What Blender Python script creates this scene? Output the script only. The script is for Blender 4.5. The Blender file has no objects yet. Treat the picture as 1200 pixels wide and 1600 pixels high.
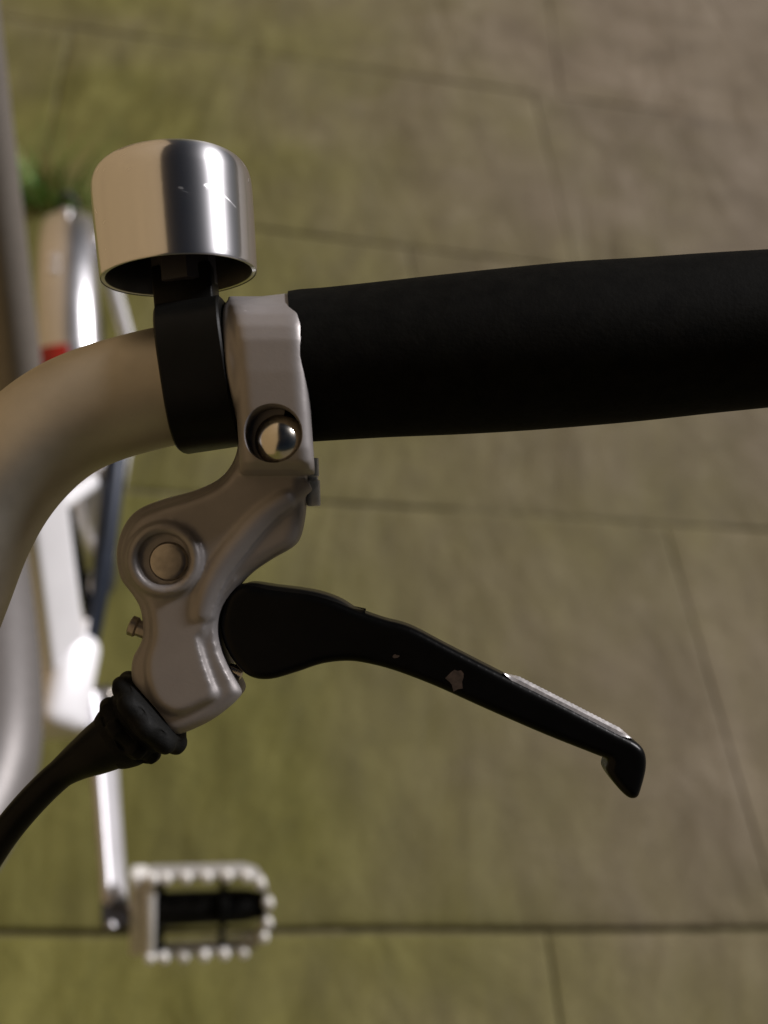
import bpy, bmesh, math, random
from math import sin, cos, radians, pi, sqrt
from mathutils import Vector, Matrix
from mathutils import noise as mnoise

sc = bpy.context.scene
col = sc.collection
random.seed(7)

# ------------------------------------------------------------------ camera
FPX = 1900.0                                   # focal length in pixels of the 1200 x 1600 photograph
TILT, ROLL, CAM_H = radians(40.8), radians(12.0), 1.127
U = Vector((sin(TILT)*sin(ROLL), sin(TILT)*cos(ROLL), cos(TILT)))      # world up, seen from the camera
XA = (Vector((1, 0, 0)) - U.x*U).normalized()
YA = U.cross(XA)
ROT = Matrix((XA, YA, U))                      # camera axes -> world axes
CAM = Vector((0, 0, CAM_H))
cd = bpy.data.cameras.new('camera')
cam = bpy.data.objects.new('camera', cd)
col.objects.link(cam)
cam.matrix_world = Matrix.Translation(CAM) @ ROT.to_4x4()
cd.sensor_fit = 'VERTICAL'
cd.sensor_height = 36.0
cd.sensor_width = 27.0
cd.lens = 36.0*FPX/1600.0
cd.clip_start = 0.01
cd.clip_end = 500.0
cd.dof.use_dof = True
cd.dof.focus_distance = 0.228
cd.dof.aperture_fstop = 14.0
sc.camera = cam

# ------------------------------------------------------------------ world and lamp
SUN_CAM = Vector((0.80, 0.62, 0.15)).normalized()   # towards the lamp, in camera axes
SUN_W = ROT @ SUN_CAM
elev = math.asin(SUN_W.z)
azim = math.atan2(SUN_W.x, SUN_W.y)
w = bpy.data.worlds.new('World')
sc.world = w
w.use_nodes = True
nt = w.node_tree
bg = nt.nodes['Background']
sky = nt.nodes.new('ShaderNodeTexSky')
sky.sky_type = 'NISHITA'
sky.sun_disc = False
sky.sun_elevation = elev
sky.sun_rotation = azim
nt.links.new(sky.outputs['Color'], bg.inputs['Color'])
bg.inputs['Strength'].default_value = 0.004

sd = bpy.data.lights.new('sun', 'SUN')
sun = bpy.data.objects.new('sun', sd)
col.objects.link(sun)
sd.energy = 4.4
sd.angle = radians(12.0)
sd.color = (1.0, 0.965, 0.975)
sun.rotation_euler = (-SUN_W).to_track_quat('-Z', 'Y').to_euler()
sun.location = SUN_W*8

sc.view_settings.view_transform = 'Standard'
sc.view_settings.look = 'None'
sc.view_settings.exposure = 0.0
sc.view_settings.gamma = 1.0
sc.cycles.use_denoising = True

# ------------------------------------------------------------------ frames of reference
KPX = 0.228/FPX                                 # metres per pixel in the plane of the handlebar
D0 = 0.228


def to_world(p):
    return CAM + ROT @ Vector(p)


def P(u, v, c=0.0):
    """point on the handlebar's plane, c millimetres above it towards the eye"""
    d = D0 - c*0.001
    return to_world(((u-600)*d/FPX, (800-v)*d/FPX, -d))


def Pd(u, v, d):
    return to_world(((u-600)*d/FPX, (800-v)*d/FPX, -d))


EX, EY, EZ = ROT @ Vector((1, 0, 0)), ROT @ Vector((0, 1, 0)), ROT @ Vector((0, 0, 1))


def Q(u, v, c=0.0):
    """handlebar plane, orthogonal: c millimetres along its normal"""
    return P(u, v, 0) + EZ*(c*0.001)


def ground_at(u, v, z=0.0):
    d = ROT @ Vector(((u-600)/FPX, (800-v)/FPX, -1))
    k = (z-CAM_H)/d.z
    return CAM + d*k


# the bicycle's own axes: forward, to its photo-right side, up
RB, YAW = radians(8.0), 0.07
UB_ = Vector((sin(TILT)*sin(RB), sin(TILT)*cos(RB), cos(TILT)))
L_ = Vector((YAW, -1, 0))
L_ = (L_ - L_.dot(UB_)*UB_).normalized()
W_ = UB_.cross(L_)
FW, RT, UP = ROT @ L_, ROT @ W_, ROT @ UB_
BB = Pd(92, 1075, 0.955)


def B(l, w_, h):
    return BB + FW*l + RT*w_ + UP*h


ROOT = Vector((BB.x, BB.y, 0.0))

# ------------------------------------------------------------------ materials


def new_mat(name):
    m = bpy.data.materials.new(name)
    m.use_nodes = True
    n = m.node_tree.nodes
    return m, m.node_tree, n['Principled BSDF']


def ramp(nt, pts):
    r = nt.nodes.new('ShaderNodeValToRGB')
    e = r.color_ramp.elements
    while len(e) < len(pts):
        e.new(0.5)
    for el, (p, c) in zip(e, pts):
        el.position = p
        el.color = (*c, 1) if len(c) == 3 else c
    return r


def noise_tex(nt, vec, scale, detail=4, rough=0.55, dist=0.0):
    t = nt.nodes.new('ShaderNodeTexNoise')
    t.inputs['Scale'].default_value = scale
    t.inputs['Detail'].default_value = detail
    t.inputs['Roughness'].default_value = rough
    t.inputs['Distortion'].default_value = dist
    if vec is not None:
        nt.links.new(vec, t.inputs['Vector'])
    return t


def coords(nt, kind='Object', scale=None):
    tc = nt.nodes.new('ShaderNodeTexCoord')
    o = tc.outputs[kind]
    if scale:
        mp = nt.nodes.new('ShaderNodeMapping')
        mp.inputs['Scale'].default_value = scale
        nt.links.new(o, mp.inputs['Vector'])
        o = mp.outputs['Vector']
    return o


def bump(nt, bsdf, height, strength, dist, prev=None):
    b = nt.nodes.new('ShaderNodeBump')
    b.inputs['Strength'].default_value = strength
    b.inputs['Distance'].default_value = dist
    nt.links.new(height, b.inputs['Height'])
    if prev is not None:
        nt.links.new(prev, b.inputs['Normal'])
    nt.links.new(b.outputs['Normal'], bsdf.inputs['Normal'])
    return b.outputs['Normal']


def surface(name, base, rough, metal=0.0, var=0.12, rvar=0.08, scale=60, bmp=0.0, bdist=0.0005, bscale=900, spec=0.5, coat=0.0):
    """paint, metal or plastic: a base colour with grain, uneven gloss and fine relief"""
    m, nt, b = new_mat(name)
    v = coords(nt)
    n1 = noise_tex(nt, v, scale, 5)
    lo = [c*(1-var) for c in base]
    hi = [min(1, c*(1+var)) for c in base]
    r = ramp(nt, [(0.3, lo), (0.7, hi)])
    nt.links.new(n1.outputs['Fac'], r.inputs['Fac'])
    nt.links.new(r.outputs['Color'], b.inputs['Base Color'])
    n2 = noise_tex(nt, v, scale*3.1, 3)
    mr = nt.nodes.new('ShaderNodeMapRange')
    mr.inputs['To Min'].default_value = max(0.02, rough-rvar)
    mr.inputs['To Max'].default_value = min(1, rough+rvar)
    nt.links.new(n2.outputs['Fac'], mr.inputs['Value'])
    nt.links.new(mr.outputs['Result'], b.inputs['Roughness'])
    b.inputs['Metallic'].default_value = metal
    b.inputs['Specular IOR Level'].default_value = spec
    b.inputs['Coat Weight'].default_value = coat
    if bmp:
        n3 = noise_tex(nt, v, bscale, 3)
        bump(nt, b, n3.outputs['Fac'], bmp, bdist)
    return m


M = {}
M['bar'] = surface('satin_aluminium', (0.50, 0.465, 0.405), 0.56, 1.0, 0.08, 0.05, 90, 0.15, 0.0001, 2500)
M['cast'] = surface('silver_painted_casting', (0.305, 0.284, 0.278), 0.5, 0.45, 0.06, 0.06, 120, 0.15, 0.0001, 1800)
M['black'] = surface('black_plastic', (0.004, 0.004, 0.0035), 0.42, 0.0, 0.2, 0.08, 150, 0.2, 0.0001, 1500, 0.13)
M['lever'] = surface('black_lever_paint', (0.003, 0.003, 0.003), 0.3, 0.0, 0.2, 0.06, 120, 0.1, 0.0001, 1200, 0.12)
M['foam'] = surface('black_foam_rubber', (0.0035, 0.0035, 0.003), 0.72, 0.0, 0.4, 0.1, 300, 0.3, 0.0002, 1300, 0.06)
M['rubber'] = surface('tyre_rubber', (0.016, 0.017, 0.02), 0.7, 0.0, 0.3, 0.1, 80, 0.3, 0.001, 300, 0.35)
M['steel'] = surface('bright_steel', (0.66, 0.62, 0.55), 0.2, 1.0, 0.1, 0.06, 200)
M['bolt'] = surface('dull_steel_bolt', (0.34, 0.31, 0.28), 0.32, 1.0, 0.2, 0.1, 400)
M['raw_and_glint'] = surface('bare_aluminium_and_glint', (0.85, 0.82, 0.82), 0.36, 0.85, 0.15, 0.12, 500)  # bare guard bolt and rivets; also the glint painted on the lever
M['frame'] = surface('silver_frame_paint', (0.90, 0.89, 0.91), 0.38, 0.12, 0.03, 0.06, 40, 0.0)
M['guard'] = surface('polished_mudguard', (0.74, 0.73, 0.75), 0.34, 1.0, 0.05, 0.05, 30)
M['crank'] = surface('polished_crank', (0.62, 0.61, 0.635), 0.5, 0.75, 0.05, 0.05, 30)
M['cage'] = surface('grey_pedal_alloy', (0.52, 0.50, 0.475), 0.45, 0.5, 0.1, 0.08, 150)
M['stud'] = surface('polished_stud_alloy', (0.88, 0.86, 0.82), 0.4, 0.2, 0.1, 0.08, 150)
M['red'] = surface('red_reflector_plastic', (0.42, 0.015, 0.012), 0.25, 0.0, 0.1, 0.05, 100)
M['nut'] = surface('dark_grey_plastic', (0.05, 0.047, 0.05), 0.42, 0.0, 0.15, 0.05, 200)

M['render'] = surface('warm_lime_render', (0.355, 0.252, 0.128), 0.85, 0.0, 0.08, 0.05, 3, 0.3, 0.002, 80)

# polished bell: chrome with long fine brushing and a few scratches
m, nt, b = new_mat('polished_bell_chrome')
v = coords(nt)
n1 = noise_tex(nt, v, 220, 4)
mr = nt.nodes.new('ShaderNodeMapRange')
mr.inputs['To Min'].default_value = 0.09
mr.inputs['To Max'].default_value = 0.16
nt.links.new(n1.outputs['Fac'], mr.inputs['Value'])
vsc = coords(nt, 'Object', (260, 260, 900))
scr = noise_tex(nt, vsc, 1.0, 2, 0.5, 0.2)
vs2 = coords(nt, 'Object', (90, 1400, 200))
sc2 = noise_tex(nt, vs2, 1.0, 2, 0.5)
mxx = nt.nodes.new('ShaderNodeMath'); mxx.operation = 'MAXIMUM'
nt.links.new(scr.outputs['Fac'], mxx.inputs[0]); nt.links.new(sc2.outputs['Fac'], mxx.inputs[1])
scm = nt.nodes.new('ShaderNodeMapRange')
scm.inputs['From Min'].default_value = 0.69; scm.inputs['From Max'].default_value = 0.80
scm.inputs['To Min'].default_value = 0.0; scm.inputs['To Max'].default_value = 0.30
nt.links.new(mxx.outputs[0], scm.inputs['Value'])
sca = nt.nodes.new('ShaderNodeMath'); sca.operation = 'ADD'
nt.links.new(mr.outputs['Result'], sca.inputs[0]); nt.links.new(scm.outputs['Result'], sca.inputs[1])
nt.links.new(sca.outputs[0], b.inputs['Roughness'])
b.inputs['Base Color'].default_value = (0.80, 0.79, 0.80, 1)
b.inputs['Metallic'].default_value = 1.0
n2 = noise_tex(nt, v, 700, 3)
bump(nt, b, n2.outputs['Fac'], 0.06, 0.0001)
b2 = nt.nodes.new('ShaderNodeBsdfPrincipled')
b2.inputs['Base Color'].default_value = (0.78, 0.77, 0.79, 1)
b2.inputs['Metallic'].default_value = 1.0
b2.inputs['Roughness'].default_value = 0.40
b2.inputs['Anisotropic'].default_value = 0.75
geo = nt.nodes.new('ShaderNodeNewGeometry')
crs = nt.nodes.new('ShaderNodeVectorMath'); crs.operation = 'CROSS_PRODUCT'
crs.inputs[1].default_value = tuple((EX*(-0.092) + EY*0.98 + EZ*(-0.07)).normalized())
nt.links.new(geo.outputs['Normal'], crs.inputs[0])
crs2 = nt.nodes.new('ShaderNodeVectorMath'); crs2.operation = 'CROSS_PRODUCT'
nt.links.new(geo.outputs['Normal'], crs2.inputs[0]); nt.links.new(crs.outputs[0], crs2.inputs[1])
nt.links.new(crs2.outputs[0], b2.inputs['Tangent'])
mxs = nt.nodes.new('ShaderNodeMixShader')
mxs.inputs['Fac'].default_value = 0.42
nt.links.new(b.outputs[0], mxs.inputs[1]); nt.links.new(b2.outputs[0], mxs.inputs[2])
out = nt.nodes['Material Output']
nt.links.new(mxs.outputs[0], out.inputs['Surface'])
M['bell'] = m
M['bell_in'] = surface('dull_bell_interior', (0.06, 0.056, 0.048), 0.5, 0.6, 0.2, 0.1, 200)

# paving stone: brown-grey sandstone with an uneven olive bloom of algae
m, nt, b = new_mat('mossy_sandstone')
v = coords(nt, 'Object')
vs = coords(nt, 'Object', (1.0, 0.35, 1.0))
oi = nt.nodes.new('ShaderNodeObjectInfo')
grain = noise_tex(nt, v, 190, 6, 0.7)
mid = noise_tex(nt, v, 9, 6, 0.6, 0.4)
big = noise_tex(nt, v, 2.3, 3, 0.5, 0.3)
streak = noise_tex(nt, vs, 26, 5, 0.6)
stone = ramp(nt, [(0.28, (0.108, 0.084, 0.053)), (0.5, (0.150, 0.119, 0.078)), (0.62, (0.172, 0.138, 0.095)), (0.78, (0.222, 0.182, 0.132))])
nt.links.new(mid.outputs['Fac'], stone.inputs['Fac'])
moss = ramp(nt, [(0.28, (0.076, 0.070, 0.013)), (0.5, (0.108, 0.100, 0.021)), (0.72, (0.150, 0.140, 0.036))])
nt.links.new(streak.outputs['Fac'], moss.inputs['Fac'])
# algae grows thickest beside the bicycle (damp strip), thins out towards +x
sep = nt.nodes.new('ShaderNodeSeparateXYZ')
nt.links.new(v, sep.inputs['Vector'])
mx = nt.nodes.new('ShaderNodeMapRange')
mx.inputs['From Min'].default_value = -0.25
mx.inputs['From Max'].default_value = 0.75
mx.inputs['To Min'].default_value = 1.08
mx.inputs['To Max'].default_value = 0.08
nt.links.new(sep.outputs['X'], mx.inputs['Value'])
my = nt.nodes.new('ShaderNodeMapRange')
my.inputs['From Min'].default_value = 0.4
my.inputs['From Max'].default_value = 2.1
my.inputs['To Min'].default_value = 0.12
my.inputs['To Max'].default_value = -0.22
nt.links.new(sep.outputs['Y'], my.inputs['Value'])
a1 = nt.nodes.new('ShaderNodeMath'); a1.operation = 'ADD'
nt.links.new(mx.outputs['Result'], a1.inputs[0]); nt.links.new(my.outputs['Result'], a1.inputs[1])
sub = nt.nodes.new('ShaderNodeMath'); sub.operation = 'MULTIPLY_ADD'
nt.links.new(big.outputs['Fac'], sub.inputs[0]); sub.inputs[1].default_value = 1.5; sub.inputs[2].default_value = -0.75
a2 = nt.nodes.new('ShaderNodeMath'); a2.operation = 'ADD'; a2.use_clamp = True
nt.links.new(a1.outputs[0], a2.inputs[0]); nt.links.new(sub.outputs[0], a2.inputs[1])
mix = nt.nodes.new('ShaderNodeMix'); mix.data_type = 'RGBA'
nt.links.new(a2.outputs[0], mix.inputs['Factor'])
nt.links.new(stone.outputs['Color'], mix.inputs['A']); nt.links.new(moss.outputs['Color'], mix.inputs['B'])
# each stone its own tone, plus grain
tone = nt.nodes.new('ShaderNodeMapRange')
tone.inputs['To Min'].default_value = 0.93; tone.inputs['To Max'].default_value = 1.17
nt.links.new(oi.outputs['Random'], tone.inputs['Value'])
gr = nt.nodes.new('ShaderNodeMapRange')
gr.inputs['From Min'].default_value = 0.3; gr.inputs['From Max'].default_value = 0.7
gr.inputs['To Min'].default_value = 0.86; gr.inputs['To Max'].default_value = 1.14
nt.links.new(grain.outputs['Fac'], gr.inputs['Value'])
mm = nt.nodes.new('ShaderNodeMath'); mm.operation = 'MULTIPLY'
nt.links.new(tone.outputs['Result'], mm.inputs[0]); nt.links.new(gr.outputs['Result'], mm.inputs[1])
vm = nt.nodes.new('ShaderNodeVectorMath'); vm.operation = 'SCALE'
nt.links.new(mix.outputs['Result'], vm.inputs[0]); nt.links.new(mm.outputs[0], vm.inputs['Scale'])
# dark lichen spots
spot = noise_tex(nt, v, 34, 2, 0.5)
sr = ramp(nt, [(0.70, (1, 1, 1)), (0.78, (0.62, 0.60, 0.55))])
nt.links.new(spot.outputs['Fac'], sr.inputs['Fac'])
mul = nt.nodes.new('ShaderNodeMix'); mul.data_type = 'RGBA'; mul.blend_type = 'MULTIPLY'
mul.inputs['Factor'].default_value = 1.0
nt.links.new(vm.outputs['Vector'], mul.inputs['A']); nt.links.new(sr.outputs['Color'], mul.inputs['B'])
nt.links.new(mul.outputs['Result'], b.inputs['Base Color'])
b.inputs['Roughness'].default_value = 0.82
b.inputs['Specular IOR Level'].default_value = 0.35
nrm = bump(nt, b, mid.outputs['Fac'], 0.55, 0.012)
riv = noise_tex(nt, vs, 5.0, 4, 0.5, 0.6)
nrm = bump(nt, b, riv.outputs['Fac'], 0.9, 0.022, nrm)
bump(nt, b, grain.outputs['Fac'], 0.4, 0.0012, nrm)
M['slab'] = m

m, nt, b = new_mat('joint_earth')
v = coords(nt)
n1 = noise_tex(nt, v, 40, 6, 0.7)
r = ramp(nt, [(0.3, (0.060, 0.053, 0.024)), (0.5, (0.115, 0.100, 0.045)), (0.75, (0.20, 0.175, 0.10))])
nt.links.new(n1.outputs['Fac'], r.inputs['Fac'])
nt.links.new(r.outputs['Color'], b.inputs['Base Color'])
b.inputs['Roughness'].default_value = 0.95
bump(nt, b, n1.outputs['Fac'], 0.8, 0.004)
M['earth'] = m

m, nt, b = new_mat('grass_blade')
v = coords(nt)
n1 = noise_tex(nt, v, 60, 3)
r = ramp(nt, [(0.3, (0.07, 0.16, 0.025)), (0.6, (0.12, 0.26, 0.04)), (0.85, (0.24, 0.34, 0.12))])
nt.links.new(n1.outputs['Fac'], r.inputs['Fac'])
nt.links.new(r.outputs['Color'], b.inputs['Base Color'])
b.inputs['Roughness'].default_value = 0.6
M['grass'] = m

# ------------------------------------------------------------------ mesh helpers


def finish(name, bm, mat, parent=None, sharp=35, origin=None, smooth=True):
    bmesh.ops.remove_doubles(bm, verts=bm.verts, dist=1e-7)
    bmesh.ops.recalc_face_normals(bm, faces=bm.faces)
    o_ = origin if origin is not None else (ROOT if parent is not None else Vector((0, 0, 0)))
    for v_ in bm.verts:
        v_.co -= o_
    me = bpy.data.meshes.new(name)
    bm.to_mesh(me)
    bm.free()
    me.materials.append(mat)
    if smooth:
        me.polygons.foreach_set('use_smooth', [True]*len(me.polygons))
        me.set_sharp_from_angle(angle=radians(sharp))
    o = bpy.data.objects.new(name, me)
    col.objects.link(o)
    if parent is not None:
        o.parent = parent
    else:
        o.location = o_
    return o


def spline(pts, n=8, closed=False):
    """Catmull-Rom through points given as tuples of floats"""
    out = []
    N = len(pts)
    rng = range(N) if closed else range(N-1)
    for i in rng:
        if closed:
            p0, p1, p2, p3 = pts[(i-1) % N], pts[i], pts[(i+1) % N], pts[(i+2) % N]
        else:
            p0, p1, p2, p3 = pts[max(i-1, 0)], pts[i], pts[i+1], pts[min(i+2, N-1)]
        for k in range(n):
            t = k/n
            out.append(tuple(0.5*((2*b_)+(-a+c)*t+(2*a-5*b_+4*c-d)*t*t+(-a+3*b_-3*c+d)*t**3)
                             for a, b_, c, d in zip(p0, p1, p2, p3)))
    if not closed:
        out.append(tuple(pts[-1]))
    return out


def add_tube(bm, pts, radii, seg=20, cap=True, ell=1.0, hint=None, sq=1.0):
    pw = lambda x: math.copysign(abs(x)**sq, x)
    pts = [Vector(p) for p in pts]
    if not isinstance(radii, (list, tuple)):
        radii = [radii]*len(pts)
    t0 = (pts[1]-pts[0]).normalized()
    h = hint if hint is not None else Vector((0.31, 0.52, 0.79))
    nrm_ = (h - h.dot(t0)*t0).normalized()
    rings = []
    for i, p in enumerate(pts):
        a = pts[max(i-1, 0)]
        c = pts[min(i+1, len(pts)-1)]
        t = (c-a)
        t = t.normalized() if t.length > 1e-9 else t0
        nrm_ = (nrm_ - nrm_.dot(t)*t).normalized()
        bi = t.cross(nrm_)
        rings.append([bm.verts.new(p + (nrm_*pw(cos(2*pi*k/seg))*ell + bi*pw(sin(2*pi*k/seg)))*radii[i]) for k in range(seg)])
    for r0, r1 in zip(rings, rings[1:]):
        for k in range(seg):
            bm.faces.new((r0[k], r0[(k+1) % seg], r1[(k+1) % seg], r1[k]))
    if cap:
        bm.faces.new(rings[0][::-1])
        bm.faces.new(rings[-1])
    return bm


def add_lathe(bm, origin, axis, prof, seg=48, closed=False, mod=None, hint=None):
    """prof: list of (distance along axis, radius); radius 0 ends close to a point"""
    axis = axis.normalized()
    h = hint if hint is not None else Vector((0.31, 0.52, 0.79))
    x = (h - h.dot(axis)*axis).normalized()
    y = axis.cross(x)
    rings = []
    for s, r in prof:
        c = origin + axis*s
        if r <= 1e-9:
            rings.append([bm.verts.new(c)])
        else:
            rings.append([bm.verts.new(c + (x*cos(2*pi*k/seg)+y*sin(2*pi*k/seg))*r*(mod(k/seg, s) if mod else 1)) for k in range(seg)])
    pairs = list(zip(rings, rings[1:]))
    if closed:
        pairs.append((rings[-1], rings[0]))
    for a, c in pairs:
        if len(a) == 1 and len(c) == 1:
            continue
        for k in range(seg):
            k2 = (k+1) % seg
            if len(a) == 1:
                bm.faces.new((a[0], c[k2], c[k]))
            elif len(c) == 1:
                bm.faces.new((a[k], a[k2], c[0]))
            else:
                bm.faces.new((a[k], a[k2], c[k2], c[k]))
    if not closed:
        for rg in (rings[0], rings[-1]):
            if len(rg) > 2:
                bm.faces.new(rg)
    return bm


def poly_normals(pp):
    n = len(pp)
    area = sum(pp[i][0]*pp[(i+1) % n][1]-pp[(i+1) % n][0]*pp[i][1] for i in range(n))
    s = 1 if area > 0 else -1
    res = []
    for i in range(n):
        x0, y0 = pp[i-1]
        x1, y1 = pp[(i+1) % n]
        dx, dy = x1-x0, y1-y0
        l = sqrt(dx*dx+dy*dy) or 1
        res.append((-s*dy/l, s*dx/l))      # inward
    return res


def add_plate(bm, outline, c0, c1, bev=0.8, bev0=None, steps=4, frame=None):
    """pixel outline on the handlebar plane, from c0 to c1 mm, both rims rounded by bev mm"""
    fr = frame or Q
    bev0 = bev if bev0 is None else bev0
    nn = poly_normals(outline)
    kk = 0.001/KPX                              # pixels per mm
    levels = []
    for i in range(steps+1):
        a = (pi/2)*i/steps
        levels.append((bev0*(1-sin(a)), c0+bev0*(1-cos(a))))
    for i in range(steps+1):
        a = (pi/2)*i/steps
        levels.append((bev*(1-cos(a)), c1-bev*(1-sin(a))))
    rings = []
    for inset, c in levels:
        rings.append([bm.verts.new(fr(u+n_[0]*inset*kk, v_+n_[1]*inset*kk, c)) for (u, v_), n_ in zip(outline, nn)])
    N = len(outline)
    for a, b_ in zip(rings, rings[1:]):
        for k in range(N):
            bm.faces.new((a[k], a[(k+1) % N], b_[(k+1) % N], b_[k]))
    bm.faces.new(rings[0][::-1])
    bm.faces.new(rings[-1])
    return bm


def add_box(bm, c, ax, ay, az, bev=0.0, seg=2):
    t = bmesh.new()
    bmesh.ops.create_cube(t, size=2.0)
    mtx = Matrix((ax, ay, az)).transposed()
    for v_ in t.verts:
        v_.co = c + mtx @ v_.co
    if bev:
        bmesh.ops.bevel(t, geom=list(t.edges), offset=bev, segments=seg, affect='EDGES', profile=0.5)
    me = bpy.data.meshes.new('tmp')
    t.to_mesh(me)
    t.free()
    bm.from_mesh(me)
    bpy.data.meshes.remove(me)
    return bm


def remesh(o, voxel, smooth=6, factor=0.5, cutter=None, sharp=None):
    """melt overlapping pieces into one cast body and keep it as plain mesh"""
    md = o.modifiers.new('r', 'REMESH')
    md.mode = 'VOXEL'
    md.voxel_size = voxel
    sm = o.modifiers.new('s', 'SMOOTH')
    sm.factor = factor
    sm.iterations = smooth
    if cutter is not None:
        bo = o.modifiers.new('b', 'BOOLEAN')
        bo.operation = 'DIFFERENCE'
        bo.solver = 'EXACT'
        bo.object = cutter
    dg = bpy.context.evaluated_depsgraph_get()
    me = bpy.data.meshes.new_from_object(o.evaluated_get(dg))
    o.modifiers.clear()
    old = o.data
    mats = [m_ for m_ in old.materials]
    name = old.name
    o.data = me
    bpy.data.meshes.remove(old)
    me.name = name
    if not me.materials:
        for m_ in mats:
            me.materials.append(m_)
    me.polygons.foreach_set('use_smooth', [True]*len(me.polygons))
    if cutter is not None:
        me.set_sharp_from_angle(angle=radians(50))
        cm = cutter.data
        bpy.data.objects.remove(cutter)
        bpy.data.meshes.remove(cm)
    return o


def tag(o, label=None, cat=None, group=None, kind=None):
    if label: o['label'] = label
    if cat: o['category'] = cat
    if group: o['group'] = group
    if kind: o['kind'] = kind
    return o


def copy_part(o, parent, loc=None):
    c = o.copy()
    col.objects.link(c)
    c.parent = parent
    if loc is not None:
        c.location = loc
    return c


# ------------------------------------------------------------------ ground and paving
bm = bmesh.new()
bmesh.ops.create_grid(bm, x_segments=12, y_segments=12, size=60)
for v_ in bm.verts:
    v_.co.z = -0.05
g = finish('ground', bm, M['slab'])
tag(g, kind='structure')

pave = bpy.data.objects.new('pavement', None)
col.objects.link(pave)
tag(pave, kind='structure')
bm = bmesh.new()
bmesh.ops.create_grid(bm, x_segments=90, y_segments=90, size=2.6)
for v_ in bm.verts:
    v_.co += Vector((0.15, 1.2, -0.0036 + 0.0014*mnoise.noise(Vector((v_.co.x*5, v_.co.y*5, 3))) - (0.004 if v_.co.y+1.2 < 0.75 else 0.0)))
bed = finish('joint_bed', bm, M['earth'], pave, origin=Vector((0, 0, 0)))

# course lines y = a + b*x, and the upright joints (x at the near line, x at the far line)
lines = [(-1.15, 0.02), (-0.62, 0.03), (-0.09, 0.04), (0.433, 0.057), (0.966, 0.036), (1.492, -0.018), (1.984, -0.030), (2.50, -0.02), (3.03, 0.0), (3.56, 0.0)]
halfgap = [0.004, 0.004, 0.004, 0.0046, 0.0026, 0.0028, 0.0030, 0.003, 0.003, 0.003]
ups = [
    [(-1.5, -1.5), (-0.72, -0.72), (0.10, 0.10), (0.83, 0.83), (1.55, 1.55), (2.3, 2.3)],
    [(-1.9, -1.9), (-1.05, -1.05), (-0.36, -0.36), (0.48, 0.48), (1.22, 1.22), (2.1, 2.1)],
    [(-1.6, -1.6), (-0.95, -0.95), (-0.33, -0.33), (0.345, 0.313), (1.05, 1.04), (1.9, 1.9)],
    [(-1.9, -1.9), (-1.1, -1.1), (-0.40, -0.38), (0.556, 0.513), (1.30, 1.28), (2.1, 2.1)],
    [(-1.6, -1.6), (-1.12, -1.1), (-0.50, -0.50), (0.249, 0.190), (0.93, 0.92), (1.7, 1.7)],
    [(-1.9, -1.9), (-1.14, -1.16), (-0.358, -0.392), (0.449, 0.423), (1.16, 1.16), (2.0, 2.0)],
    [(-1.6, -1.6), (-0.62, -0.62), (0.475, 0.485), (0.892, 0.82), (1.55, 1.55), (2.2, 2.2)],
    [(-1.9, -1.9), (-1.0, -1.0), (-0.2, -0.2), (0.62, 0.62), (1.35, 1.35), (2.1, 2.1)],
    [(-1.6, -1.6), (-0.8, -0.8), (0.05, 0.05), (0.85, 0.85), (1.6, 1.6), (2.3, 2.3)],
]


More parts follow.
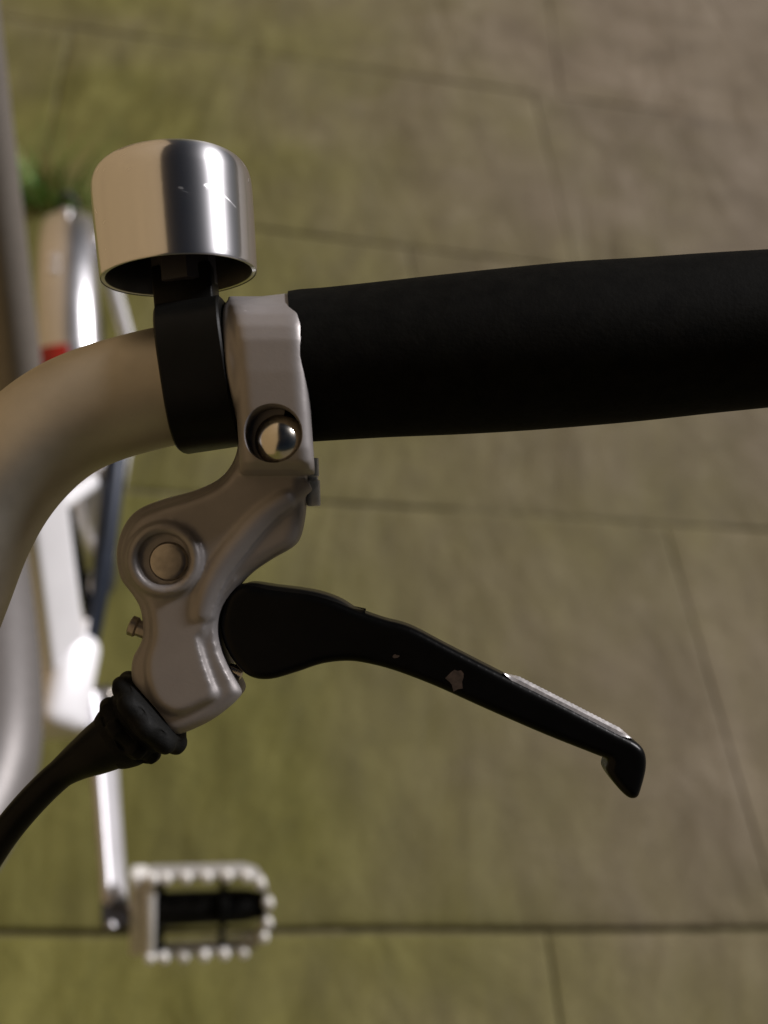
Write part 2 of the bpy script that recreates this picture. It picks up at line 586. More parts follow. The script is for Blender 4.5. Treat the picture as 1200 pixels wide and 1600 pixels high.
def slab(c00, c10, c11, c01, hg, seed):
    """one paving stone; corners on the joint centre lines"""
    rnd = random.Random(seed)
    N = 14
    tilt = Vector((rnd.uniform(-0.0012, 0.0012), rnd.uniform(-0.0012, 0.0012)))
    z0 = rnd.uniform(-0.0006, 0.0012)
    ctr = (c00+c10+c11+c01)/4
    bm = bmesh.new()
    wl, hl = (c10-c00).length, (c01-c00).length
    gu, gv = 0.0015/wl, hg/hl

    def pos(i, j):
        a = [0, 0.008, 0.02] + [0.02+0.96*k/(N-5) for k in range(1, N-5)] + [0.98, 0.992, 1]
        s, t = a[i], a[j]
        px_ = c00.x+(c10.x-c00.x)*s
        fx = max(0.25, min(1.0, 1.05-0.95*px_)) if c00.y > 0.9 else 1.0
        left = 2.4 if px_ < -0.25 else 1.0
        gu_ = gu*(0.15+0.75*t)*left
        s2 = gu_ + s*(1-2*gu_)
        t2 = gv*fx + t*(1-2*gv*fx)
        p = c00.lerp(c10, s2).lerp(c01.lerp(c11, s2), t2)
        # worn rims, wavering edges, riven face
        e_up, e_row = min(s, 1-s)*wl, min(t, 1-t)*hl
        e = min(e_up, e_row)
        wob = mnoise.noise(Vector((p.x*11, p.y*11, seed*3.7)))
        wob2 = mnoise.noise(Vector((p.x*34, p.y*34, seed*1.7)))
        z = 0.0018*mnoise.noise(Vector((p.x*4.2, p.y*3.1, seed*5.1))) + 0.0007*wob
        z -= (0.0013*(0.1+0.9*t)*left*math.exp(-e_up/0.004) + 0.0026*fx*math.exp(-e_row/0.0045)) * (1+0.5*wob2)
        q = Vector((p.x, p.y, z0 + z + tilt.x*(p.x-ctr.x) + tilt.y*(p.y-ctr.y)))
        if e < 1e-6:
            d = (Vector((ctr.x, ctr.y, 0))-Vector((q.x, q.y, 0))).normalized()
            q += d*(0.0022*fx if e_row < e_up else 0.0022*left*(0.12+0.6*t))*(wob2+0.4*wob)
        return q
    NN = len([0, 0, 0])*2 + N-6
    gridv = [[bm.verts.new(pos(i, j)) for i in range(NN)] for j in range(NN)]
    for j in range(NN-1):
        for i in range(NN-1):
            bm.faces.new((gridv[j][i], gridv[j][i+1], gridv[j+1][i+1], gridv[j+1][i]))
    # sides down into the bed
    rim = [gridv[0][i] for i in range(NN)] + [gridv[j][NN-1] for j in range(1, NN)] + \
          [gridv[NN-1][i] for i in range(NN-2, -1, -1)] + [gridv[j][0] for j in range(NN-2, 0, -1)]
    low = [bm.verts.new((v_.co.x, v_.co.y, -0.035)) for v_ in rim]
    for k in range(len(rim)):
        k2 = (k+1) % len(rim)
        bm.faces.new((rim[k], low[k], low[k2], rim[k2]))
    return bm


def on_line(k, x):
    a, b_ = lines[k]
    return Vector((x, a+b_*x, 0))


sn = 0
for k in range(len(ups)):
    for (a0, a1), (b0, b1) in zip(ups[k], ups[k][1:]):
        sn += 1
        bm = slab(on_line(k, a0), on_line(k, b0), on_line(k+1, b1), on_line(k+1, a1), (halfgap[k]+halfgap[k+1])/2, sn)
        finish('paving_slab', bm, M['slab'], pave, sharp=50, origin=Vector((0, 0, 0)))

# a tuft of grass in the joint beside the wheel
gp = ground_at(66, 312)
tuft = bpy.data.objects.new('grass_tuft', None)
col.objects.link(tuft)
tuft.location = gp
tag(tuft, 'small tuft of green grass sprouting from a paving joint behind the silver mudguard', 'grass tuft')
rnd = random.Random(3)
bm = bmesh.new()
bm_green, bm_dry = bm, bmesh.new()
for i in range(190):
    bm = bm_dry if i % 6 == 0 else bm_green
    a = rnd.uniform(0, 2*pi)
    rr = rnd.uniform(0, 0.058)
    base = Vector((cos(a)*rr*1.2, sin(a)*rr*0.7, -0.004))
    ln = rnd.uniform(0.04, 0.125)
    lean = Vector((cos(a+rnd.uniform(-.9, .9)), sin(a+rnd.uniform(-.9, .9)), 0))*rnd.uniform(0.15, 1.1)
    side = Vector((-lean.y, lean.x, 0)).normalized()*rnd.uniform(0.0012, 0.0024)
    prev = None
    for s in range(5):
        t = s/4
        p = base + Vector((0, 0, 1))*ln*t*(1-0.25*t) + lean*ln*t*t
        ww = side*(1-t*0.92)
        cur = (bm.verts.new(p-ww), bm.verts.new(p+ww))
        if prev:
            bm.faces.new((prev[0], prev[1], cur[1], cur[0]))
        prev = cur
finish('blades', bm_green, M['grass'], tuft, origin=Vector((0, 0, 0)))
finish('dry_blades', bm_dry, surface('dry_grass', (0.30, 0.25, 0.10), 0.7, 0.0, 0.3, 0.1, 60), tuft, origin=Vector((0, 0, 0)))

# the rendered wall the bicycle stands beside: out of the frame, mirrored in the bell and the bar
wall = bpy.data.objects.new('building_wall', None)
col.objects.link(wall)
wall.location = (-1.0, 1.2, 0)
tag(wall, 'plain rendered building wall beside the pavement, mirrored in the chrome bell', 'wall')
bm = bmesh.new()
add_box(bm, Vector((-.15, 0, 2.3)), Vector((.15, 0, 0)), Vector((0, 4.5, 0)), Vector((0, 0, 2.4)), .02, 2)
finish('wall_face', bm, M['render'], wall, origin=Vector((0, 0, 0)))
bm = bmesh.new()
add_box(bm, Vector((-.15, 0, 4.745)), Vector((.19, 0, 0)), Vector((0, 4.55, 0)), Vector((0, 0, .04)), .01, 2)
finish('coping', bm, M['render'], wall, origin=Vector((0, 0, 0)))

# ------------------------------------------------------------------ bicycle
bike = bpy.data.objects.new('bicycle', None)
col.objects.link(bike)
bike.location = ROOT
tag(bike, 'silver folding bicycle with a chrome bell and black brake lever on its handlebar', 'bicycle')

# --- handlebar -----------------------------------------------------
path = [(1290, 506, -1), (1000, 530, 0), (700, 553, 0), (480, 573, 0), (420, 580, 0), (300, 597, 0), (232, 610, 0), (150, 634, 0), (90, 664, 0),
        (38, 708, 0), (-8, 765, 0), (-46, 835, 0), (-82, 930, -1), (-125, 1040, -3), (-190, 1150, -6), (-290, 1240, -10), (-420, 1290, -14)]
pts = [P(*p) for p in spline(path, 8)]
bm = bmesh.new()
add_tube(bm, pts, 0.01112, 40)
bar = finish('handlebar', bm, M['bar'], bike)

# --- grip: foam sleeve with a slight belly ------------------------
gpts, grad = [], []
prof = [(471, 572.5, 116), (475, 572, 118.5), (520, 569, 119), (600, 562.5, 121), (700, 555, 124.5), (800, 547, 127), (900, 538.5, 128), (1000, 531, 126.5),
        (1100, 522, 124.5), (1200, 514, 122.5), (1290, 506.5, 121), (1330, 503.5, 119), (1340, 503, 110)]
for (u, v_, r) in spline(prof, 5):
    gpts.append(P(u, v_, 0))
    grad.append(r*KPX)
bm = bmesh.new()
add_tube(bm, gpts, grad, 48)
finish('handlebar_grip', bm, M['foam'], bike)

# --- bell ----------------------------------------------------------
bell_axis = (EX*(-0.092) + EY*0.98 + EZ*(-0.07)).normalized()
mouth = P(280, 431, 0)
k = KPX
outer = [(0, 119.5), (2, 121.5), (40, 123), (95, 124.5), (132, 125), (150, 123.5), (164, 118.5), (175, 109), (182.5, 96), (187, 79), (190, 57), (191.6, 30), (192, 0)]
pr = spline(outer, 4)
inner = [(181, 0), (179, 60), (172, 92), (160, 107), (140, 114), (100, 114.5), (40, 113.5), (2, 112.5), (0, 114)]
prof = [(s*k, max(r, 0)*k) for s, r in inner] + [(s*k, max(r, 0)*k) for s, r in pr]
bm = bmesh.new()
add_lathe(bm, mouth, bell_axis, prof, 96)
bell = finish('bell', bm, M['bell'], bike, sharp=60)
bell.data.materials.append(M['bell_in'])
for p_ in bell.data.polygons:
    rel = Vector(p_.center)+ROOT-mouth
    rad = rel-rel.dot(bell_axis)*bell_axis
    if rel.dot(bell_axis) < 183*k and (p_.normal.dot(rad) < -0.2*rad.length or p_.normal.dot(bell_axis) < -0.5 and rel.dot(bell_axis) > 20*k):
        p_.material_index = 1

# clamp band round the bar
tang = (P(330, 592, 0)-P(270, 601, 0)).normalized()
bc = P(318, 588, 0)
bm = bmesh.new()
R = 115*k
add_lathe(bm, bc, tang, [(-49*k, 93*k), (-49*k, R-3*k), (-46*k, R), (46*k, R), (49*k, R-3*k), (49*k, 93*k)], 72, closed=True, hint=EZ, mod=lambda t, s_: (abs(cos(2*pi*t))**3.2+abs(sin(2*pi*t))**3.2)**(-1/3.2))
cl = finish('bell_clamp', bm, M['black'], bell, sharp=40)
# neck and nut block between clamp and dome
sx_ = (tang - tang.dot(bell_axis)*bell_axis).normalized()
sz_ = sx_.cross(bell_axis)
bm = bmesh.new()
add_box(bm, P(292, 462, 0) - bell_axis*10*k, sx_*46*k, bell_axis*52*k, sz_*40*k, 5*k)
finish('bell_mount', bm, M['black'], bell, sharp=50)
bm = bmesh.new()
hexr = [(-24*k, 44*k), (-22*k, 50*k), (26*k, 50*k), (28*k, 46*k)]
add_lathe(bm, P(288, 424, 0), bell_axis, hexr, 8, hint=sx_*cos(radians(32))+sz_*sin(radians(32)))
finish('bell_nut', bm, M['nut'], bell, sharp=25)
bm = bmesh.new()
add_lathe(bm, P(342, 486, -3), EX*0.2+EZ, [(-30*k, 14*k), (20*k, 14*k), (24*k, 10*k)], 20)
finish('clamp_screw', bm, M['nut'], bell, sharp=30)

# --- brake bracket: one casting ------------------------------------
bm = bmesh.new()
tang2 = (P(470, 575, 0)-P(370, 587, 0)).normalized()
bcc = P(424, 581, 0)
R = 117*k

add_lathe(bm, bcc, tang2, [(-58*k, 40*k), (-58*k, R-7*k), (-55*k, R-2*k), (-50*k, R), (44*k, R), (49*k, R-2*k), (52*k, R-7*k), (52*k, 40*k)], 72, closed=True)
body = [(372, 640), (374, 690), (366, 722), (345, 748), (308, 766), (258, 780), (218, 797), (196, 824), (186, 862), (192, 902), (212, 930), (224, 955),
        (226, 995), (210, 1030), (212, 1070), (232, 1112), (258, 1137), (280, 1145), (325, 1127), (356, 1106), (377, 1086), (380, 1074), (362, 1040), (350, 1010), (345, 980),
        (350, 950), (368, 922), (392, 896), (424, 874), (462, 850), (474, 815), (478, 775), (480, 738), (486, 700), (470, 640)]
outl = spline(body, 5, True)
add_plate(bm, outl, -6.0, 4.2, 2.2, 1.5, 5)
# raised left cheek: everything left of the S-shaped rib
cheek = [(385, 700), (372, 728), (350, 756), (312, 776), (262, 792), (224, 808), (206, 832), (197, 864), (203, 898), (222, 922), (238, 948), (242, 990),
         (232, 1030), (236, 1068), (252, 1098), (282, 1112), (318, 1100), (346, 1083), (338, 1056), (325, 1018), (317, 980), (318, 940), (340, 900),
         (368, 866), (402, 830), (440, 800), (470, 770), (474, 735), (470, 705)]
add_plate(bm, spline(cheek, 5, True), 0.0, 5.6, 1.6, 0.3, 5)
# the S-shaped rib
rib = [(478, 752, 4.6), (448, 776, 5.6), (410, 806, 6.0), (374, 846, 6.2), (344, 886, 6.2), (322, 930, 6.0), (313, 975, 5.4), (312, 1005, 4.2)]
rp = spline(rib, 6)
add_tube(bm, [P(u, v_, c-2.1) for u, v_, c in rp], [ (22 if 5 < i < len(rp)-8 else 18)*k for i in range(len(rp))], 16)
# boxy front of the clamp, with a counterbore for the screw
sidep = [(463, -2), (463, 3.0), (467, 6.5), (476, 9.8), (490, 12.2), (508, 13.8), (530, 14.5), (580, 14.7), (640, 14.5), (700, 14.0), (722, 13.3), (735, 11.6), (741, 8.5), (742, 4.0), (742, -2)]
cols_ = [(0, 99), (0, 2.6), (3, 1.4), (8, .55), (16, .1), (24, 0)]
grid_ = []
for v_, c in sidep:
    ul, ur = 356+(v_-463)*.074, 474+(v_-463)*.066
    row = [(ul+o_, c-d_ if d_ < 50 else -2) for o_, d_ in cols_] + [(ur-o_, c-d_ if d_ < 50 else -2) for o_, d_ in cols_[::-1]]
    grid_.append([bm.verts.new(P(u, v_, max(cc, -2))) for u, cc in row])
for r0, r1 in zip(grid_, grid_[1:]):
    for q in range(len(r0)):
        q2 = (q+1) % len(r0)
        bm.faces.new((r0[q], r0[q2], r1[q2], r1[q]))
# hump below the boss
add_tube(bm, [P(390, 745, 0.6), P(432, 755, 1.0), P(474, 748, 0.6)], [30*k, 34*k, 30*k], 20)
# raised ring round the pivot
add_lathe(bm, P(266, 872, 0), EZ, [(0, 39*k), (0, 61*k), (0.0058, 60*k), (0.0072, 54*k), (0.0074, 46*k), (0.0068, 40*k)], 48, closed=True)
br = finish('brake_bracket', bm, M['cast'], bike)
bm = bmesh.new()
add_lathe(bm, P(437, 686, 0), EZ, [(.0086, 41*k), (.0132, 41.5*k), (.0145, 45*k), (.0175, 50*k)], 64)
cut = finish('counterbore', bm, M['cast'], bike)
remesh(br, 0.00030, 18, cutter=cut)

# domed clamp screw
bm = bmesh.new()
add_lathe(bm, P(438, 688, 10.4), EZ, [(-0.002, 37.5*k), (0.0, 38.5*k), (0.0012, 37*k), (0.0024, 32*k), (0.0034, 25*k), (0.0040, 16*k), (0.0043, 8*k), (0.0044, 0)], 44)
finish('clamp_screw', bm, M['steel'], br, sharp=50)
# pivot bolt
bm = bmesh.new()
add_lathe(bm, P(264, 877, 5.4), EZ, [(-0.003, 30*k), (0.0004, 30*k), (0.0010, 27*k), (0.0012, 20*k), (0.0009, 0)], 36)
finish('pivot_bolt', bm, M['bolt'], br, sharp=40)
bm = bmesh.new()
add_lathe(bm, P(264, 877, 4.9), EZ, [(-0.001, 20*k), (0.0006, 39*k), (0.0007, 30*k)], 36)
finish('bolt_washer', bm, M['black'], br, sharp=40)
# grub screw on the left rim
bm = bmesh.new()
add_lathe(bm, P(238, 990, 1), -EX*0.9+EY*0.35, [(0, 13*k), (24*k, 13*k), (27*k, 16*k), (36*k, 16*k), (38*k, 12*k)], 20)
finish('set_screw', bm, M['bolt'], br, sharp=40)
# bare bolt end behind the clamp
bm = bmesh.new()
add_lathe(bm, P(488, 716, -3), -EY+EX*0.03, [(0, 9*k), (1*k, 10*k), (28*k, 10*k), (30*k, 8*k), (34*k, 8*k), (36*k, 11*k), (74*k, 11*k), (76*k, 9*k)], 20)
finish('bolt_end', bm, surface('pale_zinc', (0.88, 0.87, 0.85), 0.4, 0.1, 0.2, 0.1, 500), br, sharp=30)

# --- brake lever ---------------------------------------------------
lev = [(352, 940), (362, 922), (384, 912), (430, 920), (480, 926), (520, 936), (560, 952), (600, 966), (642, 978), (700, 1008), (780, 1049), (870, 1094),
       (955, 1138), (990, 1156), (1004, 1172), (1006, 1196), (999, 1226), (992, 1242), (978, 1242), (958, 1222), (944, 1200), (946, 1184), (928, 1176),
       (850, 1145), (760, 1106), (680, 1070), (620, 1047), (580, 1036), (545, 1031), (505, 1035), (465, 1048), (425, 1059), (395, 1056), (372, 1038), (354, 1008), (346, 975)]
bm = bmesh.new()
add_plate(bm, spline(lev, 5, True), -5.0, 3.2, 1.5, 1.5, 5)
# the shoulder along the upper edge near the pivot
sh = [(362, 934), (386, 911), (432, 915), (490, 923), (528, 935), (556, 952), (574, 964), (548, 962), (500, 950), (440, 946), (392, 940), (368, 944)]
lever = finish('brake_lever', bm, M['lever'], bike, sharp=50)
remesh(lever, 0.0003, 4)
lever.data.materials.clear(); lever.data.materials.append(M['lever'])

bm = bmesh.new()
add_plate(bm, spline(sh, 5, True), -6.0, 2.4, 1.6, 1.2, 6)
finish('pivot_shoulder', bm, surface('gloss_black_paint', (0.004, 0.004, 0.004), 0.34, 0.0, 0.2, 0.04, 200, 0.1, 0.0001, 700, 0.7), lever, sharp=50)
# ridged pale strip on the blade's edge, painting in the lamp glint
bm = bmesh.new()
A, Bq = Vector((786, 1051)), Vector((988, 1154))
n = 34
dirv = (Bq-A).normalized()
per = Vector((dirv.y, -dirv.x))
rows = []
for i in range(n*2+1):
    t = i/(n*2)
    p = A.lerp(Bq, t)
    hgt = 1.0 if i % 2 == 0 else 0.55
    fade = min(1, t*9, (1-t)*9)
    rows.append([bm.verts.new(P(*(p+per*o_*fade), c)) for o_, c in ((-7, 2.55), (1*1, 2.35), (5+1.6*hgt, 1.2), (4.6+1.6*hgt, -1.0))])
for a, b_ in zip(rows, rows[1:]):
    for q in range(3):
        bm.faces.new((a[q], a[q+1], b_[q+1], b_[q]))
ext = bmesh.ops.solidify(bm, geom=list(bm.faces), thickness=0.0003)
finish('glint_edge', bm, M['raw_and_glint'], lever, sharp=20)
tag([c_ for c_ in lever.children if c_.name == 'glint_edge'][0], 'pale strip painted as the lamp glint along the upper edge of the blade')
# chips in the paint
bm = bmesh.new()
for cu, cv, ru, rv, sd_ in ((711, 1056, 17, 21, 1), (618, 1022, 6, 4, 2)):
    rn = random.Random(sd_)
    ring = []
    for i in range(14):
        a = 2*pi*i/14
        rr = rn.uniform(0.6, 1.1)*(0.75 if sin(a) > 0.3 else 1)
        ring.append((cu+cos(a)*ru*rr, cv-sin(a)*rv*rr))
    top = [bm.verts.new(Q(u, v_, 3.24)) for u, v_ in ring]
    lo_ = [bm.verts.new(Q(u, v_, 3.0)) for u, v_ in ring]
    bm.faces.new(top)
    for i in range(14):
        bm.faces.new((lo_[i], lo_[(i+1) % 14], top[(i+1) % 14], top[i]))
M['chip'] = surface('scuffed_paint', (0.055, 0.038, 0.030), 0.6, 0.2, 0.4, 0.1, 900)
finish('paint_chip', bm, M['chip'], lever)
# little steel stop between lever and bracket
bm = bmesh.new()
add_lathe(bm, P(358, 1046, 0.5), EX*0.95-EY*0.3, [(0, 11*k), (20*k, 11*k), (22*k, 8*k)], 18)
finish('stop_screw', bm, M['steel'], lever, sharp=40)

# --- cable adjuster and cable -------------------------------------
ax = (P(0, 1308, -3)-P(237, 1112, 0)).normalized()
bm = bmesh.new()
prof = [(-16, 34), (-12, 60), (-6, 70), (2, 75), (12, 75), (20, 69), (25, 60), (28, 55), (34, 56), (42, 60), (52, 60), (58, 55), (72, 52), (90, 44), (100, 36)]
pp = spline(prof, 3)


def knurl(t, s):
    x = s/k
    if -10 < x < 22:
        return 1.0 + 0.09*max(-.5, min(.5, 1.4*cos(2*pi*t*9)))
    if 36 < x < 60:
        return 1.0 + 0.14*max(-.5, min(.5, 1.4*cos(2*pi*t*7)))
    return 1.0


add_lathe(bm, P(240, 1110, 0), ax, [(s*k, r*k) for s, r in pp], 72, mod=knurl)
adj = finish('cable_adjuster', bm, surface('dull_black_rubber', (0.004, 0.004, 0.0035), 0.68, 0.0, 0.3, 0.1, 200, 0.5, 0.0003, 900, 0.14), bike, sharp=40)
bm = bmesh.new()
add_lathe(bm, P(228, 1137, 7.2), EX*0.97+EY*0.2, [(0, 2.4*k), (16*k, 2.4*k)], 8)
finish('adjuster_pin', bm, M['steel'], adj)
cp = [(190, 1150, 0), (150, 1173, 0), (118, 1192, -0.5), (85, 1217, -1), (45, 1257, -2), (5, 1306, -3), (-40, 1375, -6), (-110, 1480, -16), (-190, 1640, -40), (-260, 1850, -80)]
bm = bmesh.new()
ncp = len(spline(cp, 8))
add_tube(bm, [P(*p) for p in spline(cp, 8)], [(23.5+26*max(0, 1-i/22)**1.2)*k for i in range(ncp)], 20)
finish('brake_cable', bm, M['black'], bike)

# --- frame ---------------------------------------------------------
WX = 0.020                                            # the wheel's middle plane
bm = bmesh.new()
add_tube(bm, [B(-.006, 0.0, 0.015), B(-.06, 0.0, .155), B(-.087, 0.0, .228)], [0.0185, 0.0175, 0.017], 40, hint=ROT @ Vector((.72, .20, .66)), sq=.28)
seat_tube = finish('seat_tube', bm, M['frame'], bike)
bm = bmesh.new()
add_lathe(bm, B(-.081, 0, .212), B(-.17, 0, .45)-B(-.087, 0, .228), [(0, .0165), (0, .0215), (.024, .0215), (.024, .0160)], 32, closed=True)
finish('seat_clamp', bm, M['bar'], seat_tube, sharp=40)
bm = bmesh.new()
add_tube(bm, [B(-.087, .0, .228), B(-.17, .0, .45), B(-.225, .0, .60)], 0.0160, 28)
finish('seat_post', bm, surface('grey_seat_post', (0.22, 0.195, 0.17), 0.5, 0.5, 0.08, 0.06, 200), bike)
bm = bmesh.new()
sad = [(-0.36, 0.0), (-0.35, .045), (-.31, .07), (-.25, .062), (-.19, .03), (-.10, .018), (-.075, 0.0), (-.10, -.018), (-.19, -.03), (-.25, -.062), (-.31, -.07), (-.35, -.045)]
s_out = spline(sad, 4, True)
for hz, sca in (()):
    pass
lv = [(0.60, .70), (.605, .92), (.62, 1.0), (.632, .93), (.638, .7)]
rings = [[bm.verts.new(B(-.22+(l+.22)*f_, w_*f_, h)) for l, w_ in s_out] for h, f_ in lv]
for a, b_ in zip(rings, rings[1:]):
    for q in range(len(a)):
        bm.faces.new((a[q], a[(q+1) % len(a)], b_[(q+1) % len(a)], b_[q]))
bm.faces.new(rings[0]); bm.faces.new(rings[-1])
finish('saddle', bm, M['foam'], bike)

bm = bmesh.new()
add_lathe(bm, B(0.004, -.030, -.004), RT, [(0, .030), (.003, .034), (.050, .034), (.053, .030)], 36)
bbs = finish('bottom_bracket', bm, M['frame'], bike, sharp=40)
bm = bmesh.new()
hz = (ROT @ Vector((.62, .26, .74))).normalized()
hx = (EX - EX.dot(hz)*hz).normalized()
hx = (hx*.98 - hz.cross(hx)*.12).normalized()
add_box(bm, Pd(104, 1066, .935), hx*.0195, hz.cross(hx)*.039, hz*.017, .013, 4)
finish('frame_hinge', bm, M['frame'], bbs, sharp=50)

# main tube towards the head (nearest the eye, left edge of the photo)
mt = [(-30, 800, .845), (-15, 900, .80), (-4, 1020, .755), (-3, 1140, .715), (-18, 1225, .69), (-58, 1310, .665), (-120, 1390, .64), (-210, 1470, .61)]
bm = bmesh.new()
add_tube(bm, [Pd(*p) for p in spline(mt, 6)], [.0255]*(6*7+1), 32)
finish('main_tube', bm, surface('grey_satin_paint', (0.17, 0.158, 0.152), 0.5, 0.45, 0.1, 0.06, 300), bike)

# wheel
AX = (-.36, WX, -.06)


def hub_pt(l, h, w_=0.0):
    return B(AX[0]+l, AX[1]+w_, AX[2]+h)


def add_ring(bm, rad, sect, seg=72, a0=0.0, a1=2*pi):
    """sect: closed list of (radial, lateral) offsets swept round the hub"""
    full = abs(a1-a0-2*pi) < 1e-6
    n_ = seg if full else seg+1
    rings = []
    for i in range(n_):
        a = a0+(a1-a0)*i/seg
        rings.append([bm.verts.new(hub_pt(cos(a)*(rad+r_), sin(a)*(rad+r_), w_)) for r_, w_ in sect])
    S = len(sect)
    for i in range(seg):
        a, b_ = rings[i], rings[(i+1) % n_]
        for q in range(S):
            bm.faces.new((a[q], a[(q+1) % S], b_[(q+1) % S], b_[q]))
    if not full:
        bm.faces.new(rings[0][::-1]); bm.faces.new(rings[-1])
    return bm


wheel = bpy.data.objects.new('rear_wheel', None)
col.objects.link(wheel)
wheel.parent = bike
circ = [(cos(2*pi*i/16)*.0165, sin(2*pi*i/16)*.0165) for i in range(16)]
bm = bmesh.new(); add_ring(bm, .170, circ)
finish('tyre', bm, M['rubber'], wheel)
bm = bmesh.new(); add_ring(bm, .150, [(-.006, -.006), (.006, -.011), (.010, -.011), (.006, 0), (.010, .011), (.006, .011), (-.006, .006)])
finish('rim', bm, M['cage'], wheel, sharp=30)
bm = bmesh.new(); add_lathe(bm, hub_pt(0, 0, -.045), RT, [(0, .006), (.008, .006), (.008, .022), (.012, .022), (.02, .013), (.07, .013), (.078, .022), (.082, .022), (.082, .006), (.09, .006)], 24)
finish('hub', bm, M['cage'], wheel, sharp=30)
for i in range(20):
    a = 2*pi*i/20
    bm = bmesh.new()
    sgn = 1 if i % 2 else -1
    add_tube(bm, [hub_pt(cos(a+.25*(-1)**(i//2))*.02, sin(a+.25*(-1)**(i//2))*.02, sgn*.033), hub_pt(cos(a)*.146, sin(a)*.146, 0)], .0011, 6)
    finish('spoke', bm, M['steel'], wheel)

# mudguard: a rounded channel from in front of the wheel to just past its crest
sect_o = [(-.004, -.0265), (.006, -.0245), (.0125, -.0185), (.0165, -.0095), (.0178, 0), (.0165, .0095), (.0125, .0185), (.006, .0245), (-.004, .0265)]
sect = sect_o + [(r_-.0012, w_*.95) for r_, w_ in sect_o[::-1]]
bm = bmesh.new(); add_ring(bm, .188, sect, 56, radians(2), radians(116))
mg = finish('rear_mudguard', bm, M['guard'], bike, sharp=50)
bm = bmesh.new()
an = radians(112)
add_lathe(bm, hub_pt(cos(an)*.203, sin(an)*.203, 0), hub_pt(cos(an), sin(an))-hub_pt(0, 0), [(0, .0055), (.004, .0055), (.006, .0045), (.007, 0)], 16)
finish('guard_bolt', bm, M['raw_and_glint'], mg, sharp=40)
bm = bmesh.new()
for an, wo in ((radians(88), -.009), (radians(84), -.0095)):
    add_lathe(bm, hub_pt(cos(an)*.2025, sin(an)*.2025, wo), hub_pt(cos(an), sin(an), 0)-hub_pt(0, 0), [(0, .005), (.003, .005), (.0045, 0)], 14)
finish('guard_rivet', bm, M['raw_and_glint'], mg, sharp=40)
# mud flap beyond the guard
bm = bmesh.new(); add_ring(bm, .188, [(r_*1.02+.014, w_*.36) for r_, w_ in sect], 16, radians(115.8), radians(136))
finish('mud_flap', bm, M['rubber'], mg, sharp=50)
# red reflector strapped across the front of the guard
bm = bmesh.new(); add_ring(bm, .188, [(r_+.0035, w_*1.12) for r_, w_ in sect_o[:5]] + [(r_+.0006, w_*1.04) for r_, w_ in sect_o[:5][::-1]], 8, radians(50), radians(62))
finish('red_reflector', bm, M['red'], mg, sharp=50)

# stays
for side in (-1, 1):
    bm = bmesh.new()
    p0, p1, p2 = B(-.058, side*.014, .150), B(-.15, WX*.6+side*.026, .075), B(-.355, WX+side*.042, -.05)
    add_tube(bm, [p0, p0.lerp(p1, .5), p1, p2], .0065, 14)
    finish('seat_stay', bm, M['frame'], bike)
    bm = bmesh.new()
    p0, p1, p2 = B(-.03, side*.014, -.012), B(-.12, WX*.4+side*.022, -.028), B(-.357, WX+side*.042, -.062)
    add_tube(bm, [p0, p0.lerp(p1, .5), p1, p2], .0075, 14)
    finish('chain_stay', bm, M['frame'], bike)
# stay of the mudguard, on the near side
bm = bmesh.new()
an = radians(100)
add_tube(bm, [hub_pt(cos(an)*.196, sin(an)*.196, .024), hub_pt(cos(an)*.19, sin(an)*.19, .030), hub_pt(.0, .01, .060)], .0066, 12)
finish('guard_stay', bm, M['frame'], mg)

# kickstand folded back along the near chain stay
bm = bmesh.new()
add_tube(bm, [Pd(142, 1020, .955), Pd(150, 975, .955), Pd(163, 870, .965), Pd(178, 740, .99), Pd(196, 600, 1.02)], [.0045, .0055, .0085, .0095, .0085], 14)
finish('kickstand', bm, surface('dark_blue_steel', (0.018, 0.024, 0.038), 0.4, 0.3, 0.2, 0.1, 90), bike)
bm = bmesh.new()
add_tube(bm, [Pd(92, 735, .90), Pd(112, 820, .935), Pd(128, 900, .955), Pd(140, 965, .96)], .0042, 12)
finish('gear_cable', bm, M['black'], bike)

# --- crank and pedal -----------------------------------------------
c0, c1 = B(.008, .030, -.008), Pd(181, 1430, .872)
bm = bmesh.new()
dirc = (c1-c0).normalized()
sidec = (RT - RT.dot(dirc)*dirc).normalized()
thk = sidec.cross(dirc)
sd0, tk0 = sidec.copy(), thk.copy()
cs_, sn_ = cos(radians(35)), sin(radians(35))
cr_out = []
Lc = (c1-c0).length
secs = [(0, .0065, .0155), (.03, .0058, .0130), (.09, .0048, .0115), (Lc-.03, .0045, .0110), (Lc, .0048, .0120), (Lc+.010, .0045, .010)]
rings = []
for s, a_, b_ in secs:
    rg = []
    for q in range(20):
        t = 2*pi*q/20
        cx, cy = cos(t), sin(t)
        sx2 = math.copysign(abs(cx)**.4, cx)
        sy2 = math.copysign(abs(cy)**.4, cy)
        rg.append(bm.verts.new(c0+dirc*s+(sd0*cs_-tk0*sn_)*sx2*a_+(sd0*sn_+tk0*cs_)*sy2*b_))
    rings.append(rg)
for a, b_ in zip(rings, rings[1:]):
    for q in range(20):
        bm.faces.new((a[q], a[(q+1) % 20], b_[(q+1) % 20], b_[q]))
bm.faces.new(rings[0]); bm.faces.new(rings[-1])
crank = finish('crank_arm', bm, M['crank'], bike, sharp=50)
bm = bmesh.new()
add_lathe(bm, c1-RT*.0095, RT, [(0, .0105), (.001, .012), (.017, .012), (.018, .0105)], 28)
finish('pedal_eye', bm, M['nut'], crank, sharp=40)
bm = bmesh.new()
add_lathe(bm, c0-RT*.02, RT, [(0, .010), (.03, .010), (.032, .0085), (.033, 0)], 24)
finish('crank_bolt', bm, M['bolt'], crank, sharp=40)

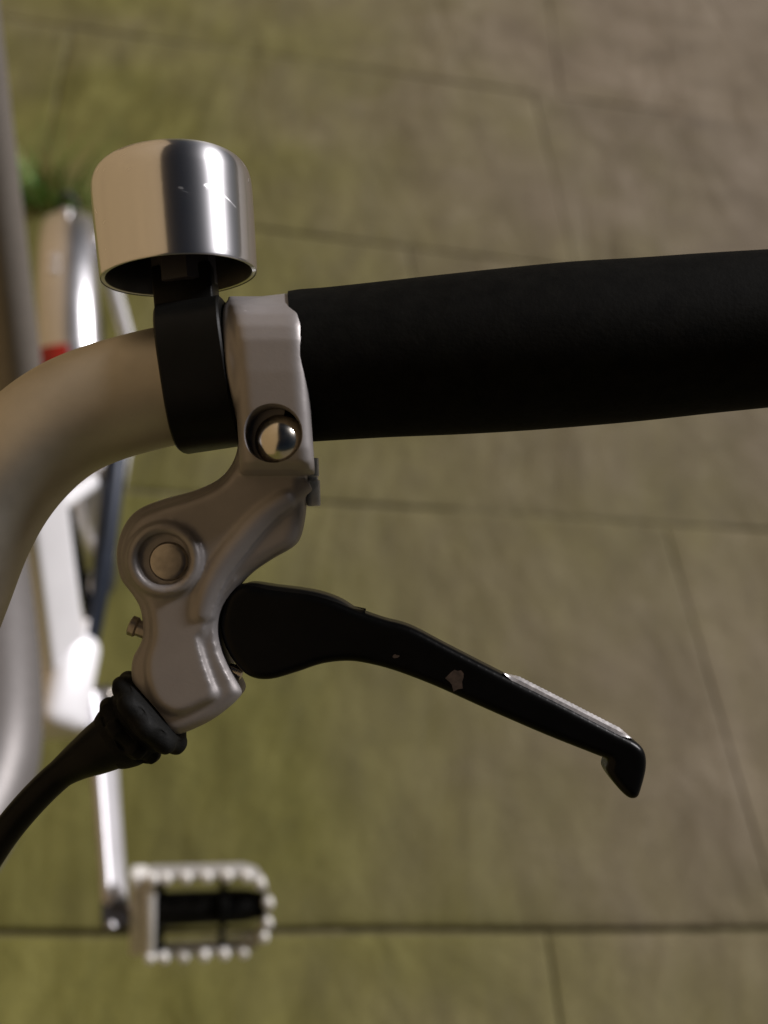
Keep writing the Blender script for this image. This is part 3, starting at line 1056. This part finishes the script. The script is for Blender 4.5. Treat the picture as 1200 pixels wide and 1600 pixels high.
PN = (EX*.20 - EY*.24 + EZ).normalized()
PX = (EX - EY*.02 - EZ*.20).normalized()
PX = (PX - PX.dot(PN)*PN).normalized()
PY = PN.cross(PX)
PC = Pd(315, 1431, .872)


def PP(x, y, z):
    return PC + PX*(x*.001) + PY*(y*.001) + PN*(z*.001)


pedal = bpy.data.objects.new('pedal', None)
col.objects.link(pedal)
pedal.parent = bike
cage = [(-38, -30), (-38, 30), (-36, 32), (30, 31), (40, 27), (46.5, 17), (48.5, 2), (47, -15), (41, -27), (32, -31.5), (-36, -32)]
cpl = []
for (x0, y0), (x1, y1) in zip(cage, cage[1:]+cage[:1]):
    for q in range(4):
        cpl.append((x0+(x1-x0)*q/4, y0+(y1-y0)*q/4))
bm = bmesh.new()
nn = poly_normals(cpl)
rings = []
for inn, z in ((0, -17), (0, 0), (1.9, 0.0), (1.9, -17)):
    rings.append([bm.verts.new(PP(x+n_[0]*inn, y+n_[1]*inn, z)) for (x, y), n_ in zip(cpl, nn)])
N = len(cpl)
for a, b_ in zip(rings, rings[1:]+rings[:1]):
    for q in range(N):
        bm.faces.new((a[q], a[(q+1) % N], b_[(q+1) % N], b_[q]))
finish('pedal_cage', bm, M['cage'], pedal, sharp=30)
# thick inner plate with saw edge
bm = bmesh.new()
add_box(bm, PP(-36, 0, -8), PX*.0032, PY*.031, PN*.010, .0012, 2)
add_box(bm, PP(-44.5, 0, -11), PX*.0056, PY*.0315, PN*.009, .002, 2)
finish('inner_plate', bm, M['stud'], pedal, sharp=40)
stud0 = None
for (x, y) in [(-35, 31), (-26, 31), (-12, 31), (2.5, 31), (17, 31), (31, 30), (41, 24), (47.5, 8), (47.5, -8), (45, -19), (-36, -31), (-26, -31.5), (-12, -31.5), (2.5, -31.5), (17, -31.5), (31, -31)]:
    if stud0 is None:
        bm = bmesh.new()
        add_lathe(bm, PP(0, 0, -3), PN, [(0, .0036), (.0060, .0036), (.0074, .0029), (.0080, 0)], 12)
        stud0 = finish('stud', bm, M['stud'], pedal, sharp=50)
        stud0.location = PP(x, y, 0)-PC
    else:
        copy_part(stud0, pedal, PP(x, y, 0)-PC)
bm = bmesh.new()
add_lathe(bm, PP(-33, 0, -11), PX, [(0, .0115), (.004, .0125), (.046, .0120), (.047, .019), (.050, .019), (.051, .0125), (.066, .0118), (.078, .0095), (.079, 0)], 28)
add_box(bm, PP(15.5, 0, -11), PX*.0022, PY*.030, PN*.008, .001, 1)
add_box(bm, PP(-29, 0, -11), PX*.003, PY*.030, PN*.008, .001, 1)
finish('pedal_body', bm, M['black'], pedal, sharp=40)
bm = bmesh.new()
add_tube(bm, [c1-sidec*.006, PP(-33, 0, -11)], [.0075, .0075], 16)
finish('pedal_axle', bm, M['bolt'], pedal, sharp=40)
